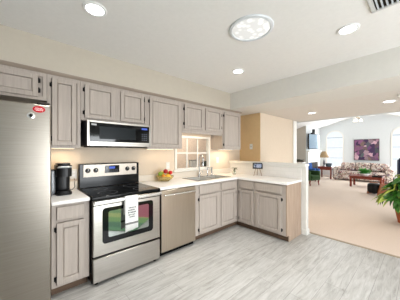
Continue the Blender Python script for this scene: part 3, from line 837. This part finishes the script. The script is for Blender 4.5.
# ================================================================== CEILING FIXTURES
def recessed(x, y, z, label, watts, col=(1.0, 0.97, 0.92), r=0.085, lens='lens'):
    o = thing('recessed_light', label, 'ceiling light', (x, y, z), 0, 'recessed ceiling lights')
    MB().lathe([(r * 0.80, -0.002), (r * 0.80, -0.010), (r * 0.95, -0.012), (r * 1.08, -0.006), (r * 1.08, -0.0005), (r * 0.8, -0.0005)], 32).build('trim_ring', 'white', o)
    MB().lathe([(0, -0.0085), (r * 0.5, -0.008), (r * 0.80, -0.004), (r * 0.8, -0.002), (0, -0.002)], 28).build('lens', lens, o)
    l = bpy.data.lights.new('downlight', 'AREA'); l.shape = 'DISK'; l.size = r * 1.5
    l.energy = watts; l.color = col; l.spread = R(100)
    lo = bpy.data.objects.new('downlight', l); COL.objects.link(lo); lo.parent = o; lo.location = (0, 0, -0.016)
    return o
recessed(0.46, 1.823, ZC, 'round recessed light in the kitchen ceiling nearest the fridge', 4.5, (1.0, 0.97, 0.93))
recessed(2.377, 1.823, ZC, 'round recessed light in the kitchen ceiling in front of the sink and beam corner', 2.8, (1.0, 0.97, 0.93))
recessed(2.356, 0.492, ZC, 'round recessed light in the kitchen ceiling beside the air vent', 2.4, (1.0, 0.97, 0.93))
recessed(4.786, 1.652, ZL + 0.006, 'small round light in the low ceiling above the bar end', 2.0, (1.0, 0.90, 0.80), 0.08)
recessed(4.67, 0.40, ZL + 0.006, 'small round light in the low ceiling beside the smoke alarm', 2.0, (1.0, 0.90, 0.80), 0.09)
st_ = thing('tubular_skylight', 'large round skylight with a patterned white diffuser in the kitchen ceiling', 'skylight', (1.655, 1.115, ZC))
MB().lathe([(0.178, -0.003), (0.178, -0.012), (0.184, -0.016), (0.204, -0.012), (0.210, -0.0005), (0.178, -0.0005)], 48).build('ring', plain('light_grey_ring', (216, 219, 222), 0.5), st_)
m, nt, b = new_mat('prismatic_diffuser')
tc = nt.nodes.new('ShaderNodeTexCoord'); vo = nt.nodes.new('ShaderNodeTexVoronoi'); vo.inputs['Scale'].default_value = 17
nt.links.new(tc.outputs['Object'], vo.inputs['Vector'])
mr = nt.nodes.new('ShaderNodeMapRange'); mr.inputs[1].default_value = 0.0; mr.inputs[2].default_value = 0.55; mr.inputs[3].default_value = 0.96; mr.inputs[4].default_value = 0.47
nt.links.new(vo.outputs['Distance'], mr.inputs[0]); nt.links.new(mr.outputs[0], b.inputs['Emission Strength'])
b.inputs['Emission Color'].default_value = lin((250, 250, 246)); b.inputs['Base Color'].default_value = lin((150, 150, 150))
MB().lathe([(0, -0.016), (0.09, -0.015), (0.15, -0.011), (0.178, -0.005), (0.178, -0.003), (0, -0.003)], 48).build('diffuser', m, st_)
l = bpy.data.lights.new('skylight_glow', 'AREA'); l.shape = 'DISK'; l.size = 0.33; l.energy = 8; l.color = (0.95, 0.98, 1.0); l.spread = R(104)
lo = bpy.data.objects.new('skylight_glow', l); COL.objects.link(lo); lo.parent = st_; lo.location = (0, 0, -0.03)
# air register
av = thing('air_vent', 'white air vent with dark slots in the kitchen ceiling', 'vent', (2.06, 0.083, ZC))
MB().frame(-0.17, -0.215, 0.17, 0.215, 0.03, 0.0, 0.012, 0.003).build('frame', plain('vent_grey_white', (206, 206, 204), 0.5), av)
kid(av, 'frame').data.transform(Matrix.Rotation(R(90), 4, 'X')); kid(av, 'frame').data.transform(Matrix.Translation((0, 0, -0.0125)))
MB().box(-0.145, -0.19, -0.003, 0.145, 0.19, -0.001).build('duct_back', 'gap', av)
for k in range(13):
    y = -0.17 + k * 0.0283
    MB().box(-0.142, -0.002, -0.007, 0.142, 0.002, 0.007, T=Matrix.Translation((0, y, -0.011)) @ Matrix.Rotation(R(40), 4, 'X')).build('louver', plain('louver_grey', (176, 180, 182), 0.5) if k == 0 else bpy.data.materials['louver_grey'], av)
sa = thing('smoke_alarm', 'small round white smoke alarm on the low ceiling', 'smoke alarm', (4.25, 0.22, ZL + 0.006))
MB().lathe([(0, -0.035), (0.04, -0.034), (0.055, -0.025), (0.06, 0.0), (0, 0)], 24).build('case', 'white', sa)
MB().cyl((0.02, 0, -0.037), (0.02, 0, -0.033), 0.006, 8).build('test_button', 'nickel', sa)

# ================================================================== LIVING ROOM
MT['mahog'] = grain('red_mahogany', (96, 34, 20), (140, 58, 34), (4, 4, 30), 0.35)
MT['floral'] = blotches('floral_print', [(214, 203, 192), (184, 152, 136), (218, 210, 200), (126, 64, 68), (204, 194, 184), (98, 100, 82), (198, 176, 160), (88, 70, 88)], 27, seed=2)
MT['navy'] = plain('navy_upholstery', (28, 36, 62), 0.85, var=0.15, scale=40)
# sofa
so = thing('floral_sofa', 'floral-print sofa under the painting on the far wall', 'sofa', (11.75, 1.98, 0.006))
L2 = 1.08
MB().box(0.03, -L2, 0.06, 0.80, L2, 0.30, 0.03).build('skirted_base', 'floral', so)
for s in (-1, 1):
    y0, y1 = (L2 - 0.20, L2) if s > 0 else (-L2, -L2 + 0.20)
    m = MB().box(0.0, y0, 0.05, 0.78, y1, 0.52, 0.03)
    m.tube([(-0.005, (y0 + y1) / 2, 0.54), (0.78, (y0 + y1) / 2, 0.58)], 0.125, 14)
    m.build('arm', 'floral', so)
m = MB()
n = 13
top = [0.0] * n
o_ = [(-L2 + 0.18, 0.25), (L2 - 0.18, 0.25)]
for i in range(n):
    u = 1 - 2 * i / (n - 1)
    o_.append((u * (L2 - 0.18), 0.77 + 0.10 * math.cos(u * math.pi / 2) ** 0.7))
m.prism(o_, 0.22, basis((0, 1, 0), (0, 0, 1), (1, 0, 0), (0.60, 0, 0)))
m.build('backrest', 'floral', so)
for k in range(3):
    y = -0.86 + k * 0.575
    MB().box(0.02, y, 0.301, 0.60, y + 0.565, 0.46, 0.05, seg=3).build('seat_cushion', 'floral', so)
    MB().box(0.42, y, 0.461, 0.595, y + 0.565, 0.86, 0.07, seg=3).build('back_cushion', 'floral', so)
for (x, y) in ((0.06, -L2 + 0.06), (0.06, L2 - 0.06), (0.74, -L2 + 0.06), (0.74, L2 - 0.06)):
    MB().cyl((x, y, 0), (x, y, 0.06), 0.025, 10).build('foot', 'mahog', so)
# painting
pt = thing('painting', 'colourful purple and pink painting on the far living room wall', 'painting', (12.79, 1.925, 1.50))
MB().box(-0.03, -0.475, -0.51, 0.0, 0.475, 0.51, 0.004).build('canvas', blotches('purple_pink_art', [(80, 52, 100), (150, 96, 132), (66, 70, 76), (206, 168, 180), (96, 40, 84), (84, 100, 100), (132, 110, 96), (66, 46, 78)], 8.5, seed=4, stretch=(1, 0.9, 0.8), interp='LINEAR'), pt)
MB().frame(-0.49, -0.525, 0.49, 0.525, 0.02, 0.0, 0.04, 0.003).build('frame', plain('dark_bronze', (86, 76, 72), 0.5), pt)
pf = kid(pt, 'frame')
pf.data.transform(Matrix.Rotation(R(90), 4, 'Z')); pf.data.transform(Matrix.Translation((0, 0, 0)))
# end table, lamp, box
def legtable(name, label, loc, lx, ly, h, mat, leg=0.05, apron=0.09, shelf=None):
    t = thing(name, label, 'table', loc)
    MB().box(-lx / 2, -ly / 2, h - 0.03, lx / 2, ly / 2, h, 0.006).build('tabletop', mat, t)
    a = MB()
    i = 0.03
    a.box(-lx / 2 + i, -ly / 2 + i, h - 0.03 - apron, lx / 2 - i, -ly / 2 + i + 0.02, h - 0.031); a.box(-lx / 2 + i, ly / 2 - i - 0.02, h - 0.03 - apron, lx / 2 - i, ly / 2 - i, h - 0.031)
    a.box(-lx / 2 + i, -ly / 2 + i + 0.02, h - 0.03 - apron, -lx / 2 + i + 0.02, ly / 2 - i - 0.02, h - 0.031); a.box(lx / 2 - i - 0.02, -ly / 2 + i + 0.02, h - 0.03 - apron, lx / 2 - i, ly / 2 - i - 0.02, h - 0.031)
    a.build('apron', mat, t)
    for sx in (-1, 1):
        for sy in (-1, 1):
            x, y = sx * (lx / 2 - 0.045), sy * (ly / 2 - 0.045)
            m = MB().box(x - leg / 2, y - leg / 2, 0, x + leg / 2, y + leg / 2, h - 0.0305, 0.006); m.build('leg', mat, t)
    if shelf:
        MB().box(-lx / 2 + 0.05, -ly / 2 + 0.05, shelf, lx / 2 - 0.05, ly / 2 - 0.05, shelf + 0.02).build('shelf', mat, t)
    return t
legtable('end_table', 'red-brown wooden end table with the lamp on it, left of the floral sofa', (12.10, 3.48, 0.006), 0.62, 0.66, 0.62, 'mahog', 0.06, 0.14)
lp = thing('table_lamp', 'table lamp with a tan cone shade on the end table', 'lamp', (12.10, 3.58, 0.6265))
MB().lathe([(0, 0), (0.09, 0), (0.09, 0.02), (0.03, 0.05), (0.05, 0.14), (0.055, 0.22), (0.03, 0.34), (0.012, 0.38), (0.012, 0.52), (0, 0.52)], 20).build('base', plain('dark_ceramic', (86, 84, 92), 0.3), lp)
MB().lathe([(0.235, 0.47), (0.09, 0.80), (0.085, 0.80), (0.23, 0.47), (0.235, 0.47)], 24).build('lamp_shade', plain('tan_linen', (158, 134, 102), 0.9, trans=0.0), lp)
MB().cyl((0, 0, 0.52), (0, 0, 0.70), 0.006, 8).build('harp', 'hinge', lp)
MB().blob((0, 0, 0.60), (0.035, 0.035, 0.05), 10).build('bulb', emit('warm_bulb', (255, 220, 170), 3), lp)
cb = thing('storage_box', 'dark slate basket on the end table right of the lamp', 'basket', (11.96, 3.325, 0.6265))
m = MB(); m.lathe([(0, 0), (0.12, 0), (0.15, 0.17), (0.14, 0.17), (0.11, 0.012), (0, 0.012)], 20).build('woven_sides', plain('slate_weave', (66, 78, 88), 0.8, bump=0.4, scale=60), cb)
MB().lathe([(0.138, 0.168), (0.156, 0.166), (0.158, 0.18), (0.138, 0.18), (0.138, 0.168)], 20).build('rim', plain('slate_rim', (92, 104, 112), 0.7), cb)
# coffee table with plant bowl and tray
legtable('coffee_table', 'long red-brown wooden coffee table in front of the floral sofa', (10.25, 1.53, 0.006), 0.70, 1.0, 0.44, 'mahog', 0.07, 0.08)
def leaf(m, T, L, w, curl=0.3, n=5):
    """one pointed leaf along +x, curling down"""
    rows = []
    for i in range(n + 1):
        t = i / n
        hw = w * math.sin(math.pi * min(1, t * 0.94 + 0.06)) ** 0.8 * (1 - 0.35 * t)
        z = -curl * L * t * t
        rows.append([m.bm.verts.new(T @ Vector((L * t, s * hw, z + abs(s) * hw * 0.35))) for s in (-1, 0, 1)])
    for a, b_ in zip(rows[:-1], rows[1:]):
        for k in range(2): m.bm.faces.new((a[k], a[k + 1], b_[k + 1], b_[k]))
pb = thing('potted_fern', 'bushy green plant in a white bowl on the coffee table', 'plant', (10.15, 1.58, 0.4465))
MB().lathe([(0, 0), (0.09, 0), (0.17, 0.07), (0.18, 0.10), (0.165, 0.10), (0.15, 0.075), (0, 0.06)], 24).build('bowl', 'white', pb)
m = MB(); rr = random.Random(11)
for i in range(140):
    a = rr.uniform(0, 6.28); e = rr.uniform(0.25, 1.5)
    T = Matrix.Translation((0.07 * math.cos(a), 0.07 * math.sin(a), 0.085 + rr.uniform(0, 0.06))) @ Matrix.Rotation(a, 4, 'Z') @ Matrix.Rotation(-e, 4, 'Y')
    leaf(m, T, rr.uniform(0.13, 0.24), 0.03, 0.35, 4)
m.build('foliage', plain('fern_green', (74, 150, 62), 0.6, var=0.35, scale=30), pb)
tr = thing('serving_tray', 'black tray lying on the right end of the coffee table', 'tray', (10.08, 1.18, 0.4465))
MB().box(-0.20, -0.14, 0, 0.20, 0.14, 0.012, 0.003).build('tray_base', 'bplastic', tr)
m = MB(); m.box(-0.20, -0.14, 0.0125, -0.188, 0.14, 0.04); m.box(0.188, -0.14, 0.0125, 0.20, 0.14, 0.04); m.box(-0.188, -0.14, 0.0125, 0.188, -0.128, 0.04); m.box(-0.188, 0.128, 0.0125, 0.188, 0.14, 0.04)
m.build('tray_rim', 'bplastic', tr)

def armchair(name, label, loc, rz, mat, w=0.72, d=0.74, hs=0.42, hb=0.86, wing=True):
    """upholstered chair facing -y in its own frame"""
    c = thing(name, label, 'armchair', loc, rz)
    MB().box(-w / 2 + 0.09, -d / 2, 0.22, w / 2 - 0.09, d / 2 - 0.12, hs - 0.10, 0.02).build('seat_frame', mat, c)
    MB().box(-w / 2 + 0.11, -d / 2 - 0.01, hs - 0.098, w / 2 - 0.11, d / 2 - 0.14, hs + 0.03, 0.04, seg=3).build('seat_cushion', mat, c)
    MB().box(-w / 2 + 0.06, -0.07, 0.0, w / 2 - 0.06, 0.06, hb - 0.25, 0.05, seg=3, T=Matrix.Translation((0, d / 2 - 0.07, 0.25)) @ Matrix.Rotation(R(-8), 4, 'X')).build('backrest', mat, c)
    for s in (-1, 1):
        m = MB().box(min(s * (w / 2 - 0.10), s * w / 2), -d / 2 + 0.03, 0.22, max(s * (w / 2 - 0.10), s * w / 2), d / 2 - 0.06, 0.60, 0.03, seg=2)
        if wing: m.box(min(s * (w / 2 - 0.08), s * w / 2), d / 2 - 0.26, 0.58, max(s * (w / 2 - 0.08), s * w / 2), d / 2 - 0.02, hb - 0.06, 0.03, seg=2)
        m.build('arm', mat, c)
        for y in (-d / 2 + 0.06, d / 2 - 0.12):
            x = s * (w / 2 - 0.07)
            MB().tube([(x, y, 0), (x, y - 0.01, 0.04), (x, y + 0.012, 0.12), (x, y, 0.22)], [0.018, 0.02, 0.024, 0.034], 8).build('leg', 'mahog', c)
    return c
armchair('green_armchair', 'dark green low armchair beside the end of the half wall', (9.12, 3.30, 0.006), R(-18), plain('green_velvet', (44, 70, 34), 0.9, var=0.25, scale=30), 0.66, 0.70, 0.40, 0.74, False)
armchair('blue_armchair', 'bright blue armchair behind the green armchair', (10.5, 3.55, 0.006), R(-20), plain('blue_velvet', (52, 92, 160), 0.9, var=0.2, scale=30), 0.36, 0.46, 0.42, 0.86, False)
armchair('navy_armchair', 'dark navy high-backed armchair behind the potted plant', (8.35, 0.08, 0.006), R(-75), 'navy', 0.80, 0.82, 0.46, 1.22, True)
# footstool with a wooden side
ot = thing('footstool', 'black cushioned footstool with slanted brown wooden sides near the coffee table', 'footstool', (8.66, 1.05, 0.006), R(-37))
MB().box(-0.21, -0.14, 0.03, 0.08, 0.17, 0.38, 0.10, seg=4).build('cushion', 'bplastic', ot)
for s in (-1, 1):
    MB().prism([(-0.14, 0), (0.10, 0), (0.24, 0.36), (-0.02, 0.39)], 0.035, basis((1, 0, 0), (0, 0, 1), (0, -1, 0), (0, -0.15 if s < 0 else 0.21, 0))).build('side_panel', grain('honey_oak', (140, 76, 40), (176, 106, 62), (4, 4, 30), 0.5), ot)
# large plant in its terracotta pot
pp = thing('potted_plant', 'leafy green plant in a terracotta pot standing on the beige carpet', 'plant', (5.60, 0.24, 0.006))
MB().lathe([(0, 0), (0.115, 0), (0.165, 0.27), (0.185, 0.27), (0.19, 0.34), (0.165, 0.34), (0.155, 0.29), (0, 0.29)], 28).build('pot', plain('terracotta', (166, 88, 52), 0.8, var=0.12), pp)
MB().lathe([(0, 0.30), (0.156, 0.295), (0.156, 0.291), (0, 0.291)], 20).build('soil', plain('soil', (52, 38, 28), 1.0), pp)
rr = random.Random(21)
fol = [MB(), MB()]
stm = MB()
for i in range(190):
    a = rr.uniform(0, 6.283); q = rr.uniform(0.06, 0.31); h = 0.95 - 1.05 * (q / 0.34) ** 1.6 * rr.uniform(0.75, 1.0) + rr.uniform(-0.10, 0.06)
    h = max(0.50, h)
    p = Vector((q * math.cos(a), q * math.sin(a), h))
    stm.tube([(0.04 * math.cos(a), 0.04 * math.sin(a), 0.295), (p.x * 0.45, p.y * 0.45, (0.3 + h) * 0.55 + 0.05), p], 0.004, 5)
    T = Matrix.Translation(p) @ Matrix.Rotation(a + rr.uniform(-0.6, 0.6), 4, 'Z') @ Matrix.Rotation(rr.uniform(0.0, 1.1) - 0.2, 4, 'Y') @ Matrix.Rotation(rr.uniform(-0.5, 0.5), 4, 'X')
    leaf(fol[0 if rr.random() < 0.66 else 1], T, rr.uniform(0.17, 0.30), rr.uniform(0.045, 0.070), 0.35)
stm.build('stems', plain('stem_green', (92, 112, 56), 0.6), pp)
fol[0].build('foliage', plain('leaf_green', (60, 114, 42), 0.4, var=0.35, scale=9), pp)
fo = fol[1].build('foliage', plain('leaf_pale_green', (186, 206, 96), 0.4, var=0.25, scale=9), pp); fo['label'] = 'pale variegated leaves'

# television wall and fireplace
fp = thing('fireplace', 'white fireplace mantel under the wall television', 'fireplace', (11.62, 3.997, 0.006))
MB().box(-0.82, -0.10, 0, -0.55, -0.002, 1.40, 0.004).box(0.55, -0.10, 0, 0.85, -0.002, 1.40, 0.004).box(-0.55, -0.10, 0.85, 0.55, -0.002, 1.40, 0.004).build('surround', 'trim', fp)
MB().box(-0.84, -0.17, 1.401, 0.90, -0.002, 1.46, 0.008).build('mantel_shelf', 'trim', fp)
MB().box(-0.55, -0.05, 0.0, 0.55, -0.003, 0.849).build('firebox', 'gap', fp)
tv = thing('television', 'flat television on a wall bracket above the fireplace mantel', 'television', (11.28, 3.80, 1.93), R(-10))
MB().box(-0.52, -0.03, -0.39, 0.52, 0.02, 0.39, 0.006).build('bezel', 'bplastic', tv)
MB().box(-0.49, -0.033, -0.36, 0.49, -0.0295, 0.36).build('screen', plain('grey_blue_screen', (136, 158, 176), 0.12, spec=0.8), tv)
MB().box(-0.10, 0.021, 0.1, 0.10, 0.12, 0.46, 0.004).box(-0.07, -0.02, 0.391, 0.07, 0.06, 0.64, 0.004).box(-0.03, 0.10, 0.2, 0.03, 0.195, 0.3).build('bracket', 'bplastic', tv)
# built-in cabinet in the grey niche with a trailing plant
bc = thing('niche_cabinet', 'white built-in cabinet against the grey wall left of the television', 'cabinet', (10.52, 4.55, 0.006))
MB().box(-0.22, -0.54, 0, 0.245, 1.0, 0.85, 0.004).build('body', 'trim', bc)
MB().box(-0.25, -0.56, 0.8505, 0.245, 1.0, 0.885, 0.006).build('cabinet_top', 'trim', bc)
for k in range(2):
    d = MB().frame(0, 0, 0.44, 0.66, 0.06, -0.018, 0.0, 0.003).box(0.06, -0.008, 0.06, 0.38, 0, 0.60)
    d = d.build('door', 'trim', bc); d.rotation_euler = (0, 0, R(-90)); d.location = (-0.221, 0.44 - k * 0.48, 0.08)
ip = thing('trailing_plant', 'low dark green plant on the white built-in cabinet', 'plant', (10.42, 4.22, 0.8915))
MB().box(-0.08, -0.24, 0, 0.08, 0.24, 0.07, 0.01).build('planter', plain('brown_planter', (70, 56, 44), 0.8), ip)
m = MB(); rr = random.Random(8)
for i in range(110):
    a = rr.uniform(0, 6.28)
    T = Matrix.Translation((rr.uniform(-0.05, 0.05), rr.uniform(-0.24, 0.24), 0.065 + rr.uniform(0, 0.03))) @ Matrix.Rotation(a, 4, 'Z') @ Matrix.Rotation(-rr.uniform(0, 0.9), 4, 'Y')
    leaf(m, T, rr.uniform(0.08, 0.14), 0.024, 0.5, 3)
m.build('foliage', plain('dark_leaf', (40, 66, 40), 0.6, var=0.3, scale=25), ip)
# ceiling fan under the ridge
cf = thing('ceiling_fan', 'white ceiling fan with glowing lamp shades under the vaulted ceiling', 'fan', (10.6, YR, vz(YR) - 0.0))
MB().cyl((0, 0, -0.07), (0, 0, -0.34), 0.016, 10).build('downrod', 'white', cf)
MB().lathe([(0, -0.06), (0.07, -0.085), (0.07, -0.055), (0.05, -0.03), (0, -0.025)], 16).build('canopy', 'white', cf)
MB().lathe([(0, -0.34), (0.06, -0.34), (0.11, -0.38), (0.11, -0.46), (0.06, -0.50), (0, -0.50)], 24).build('motor_housing', 'white', cf)
for k in range(5):
    a = k * 2 * math.pi / 5 + 0.35
    MB().box(0.09, -0.065, -0.006, 0.64, 0.065, 0.006, 0.003, T=Matrix.Translation((0, 0, -0.43)) @ Matrix.Rotation(a, 4, 'Z') @ Matrix.Rotation(R(12), 4, 'X')).build('blade', 'white', cf)
for k in range(3):
    a = k * 2 * math.pi / 3 + 0.9
    x, y = 0.12 * math.cos(a), 0.12 * math.sin(a)
    arm_ = MB().tube([(0, 0, -0.49), (x * 0.7, y * 0.7, -0.55), (x, y, -0.58)], 0.012, 8).build('lamp_arm', plain('brass_arm', (176, 150, 96), 0.3, 0.8) if k == 0 else bpy.data.materials['brass_arm'], cf)
    MB().lathe([(0.02, 0.0), (0.045, -0.03), (0.07, -0.10), (0.062, -0.10), (0.038, -0.032), (0.0, -0.005)], 16, Matrix.Translation((x, y, -0.57))).build('lamp_shade', emit('warm_frosted_glass', (255, 236, 196), 1.6), arm_)
def rug_mat():  # colour blocks laid out for their reflection in the oven window
    m, nt, b = new_mat('reflection_rug_blocks')
    tc = nt.nodes.new('ShaderNodeTexCoord'); nz = nt.nodes.new('ShaderNodeTexNoise'); nz.inputs['Scale'].default_value = 5
    nt.links.new(tc.outputs['Object'], nz.inputs['Vector'])
    wb = nt.nodes.new('ShaderNodeMixRGB'); wb.inputs[0].default_value = 0.08
    nt.links.new(tc.outputs['Object'], wb.inputs[1]); nt.links.new(nz.outputs['Color'], wb.inputs[2])
    sx = nt.nodes.new('ShaderNodeSeparateXYZ'); nt.links.new(wb.outputs[0], sx.inputs[0])
    mr = nt.nodes.new('ShaderNodeMapRange'); mr.inputs[1].default_value = 0.0; mr.inputs[2].default_value = 2.5
    nt.links.new(sx.outputs[0], mr.inputs[0])
    rp = nt.nodes.new('ShaderNodeValToRGB'); rp.color_ramp.interpolation = 'CONSTANT'
    cols = [(70, 104, 84), (104, 146, 108), (90, 126, 100), (124, 160, 98), (168, 176, 108), (112, 146, 96), (188, 190, 120), (198, 196, 126), (150, 172, 98), (126, 152, 92)]
    e = rp.color_ramp.elements
    e[0].position = 0; e[0].color = lin(cols[0]); e[1].position = 0.1; e[1].color = lin(cols[1])
    for q in range(2, 10): e.new(q / 10).color = lin(cols[q])
    nt.links.new(mr.outputs[0], rp.inputs[0])
    def gt(sock, v, op='GREATER_THAN'):
        n = nt.nodes.new('ShaderNodeMath'); n.operation = op; n.inputs[1].default_value = v
        nt.links.new(sock, n.inputs[0]); return n.outputs[0]
    def mul(a, c):
        n = nt.nodes.new('ShaderNodeMath'); n.operation = 'MULTIPLY'
        nt.links.new(a, n.inputs[0]); nt.links.new(c, n.inputs[1]); return n.outputs[0]
    k = mul(mul(gt(sx.outputs[0], 1.05), gt(sx.outputs[0], 2.05, 'LESS_THAN')), gt(sx.outputs[1], 1.12))
    mx = nt.nodes.new('ShaderNodeMixRGB'); nt.links.new(k, mx.inputs[0])
    nt.links.new(rp.outputs[0], mx.inputs[1]); mx.inputs[2].default_value = lin((176, 92, 108))
    nt.links.new(mx.outputs[0], b.inputs['Base Color']); b.inputs['Roughness'].default_value = 0.95
    return m
# unseen rug, added so the oven window mirrors coloured patches
rg = tag(MB().box(0.36, 0.40, 0.0, 2.50, 1.83, 0.009, 0.003).build('reflection_rug', rug_mat()), 'added unseen rug with green, yellow and pink blocks for the oven window reflection', 'rug')
rg.location = (0, 0, 0.0005); rg.rotation_euler = (0, 0, R(48.217 - 90))
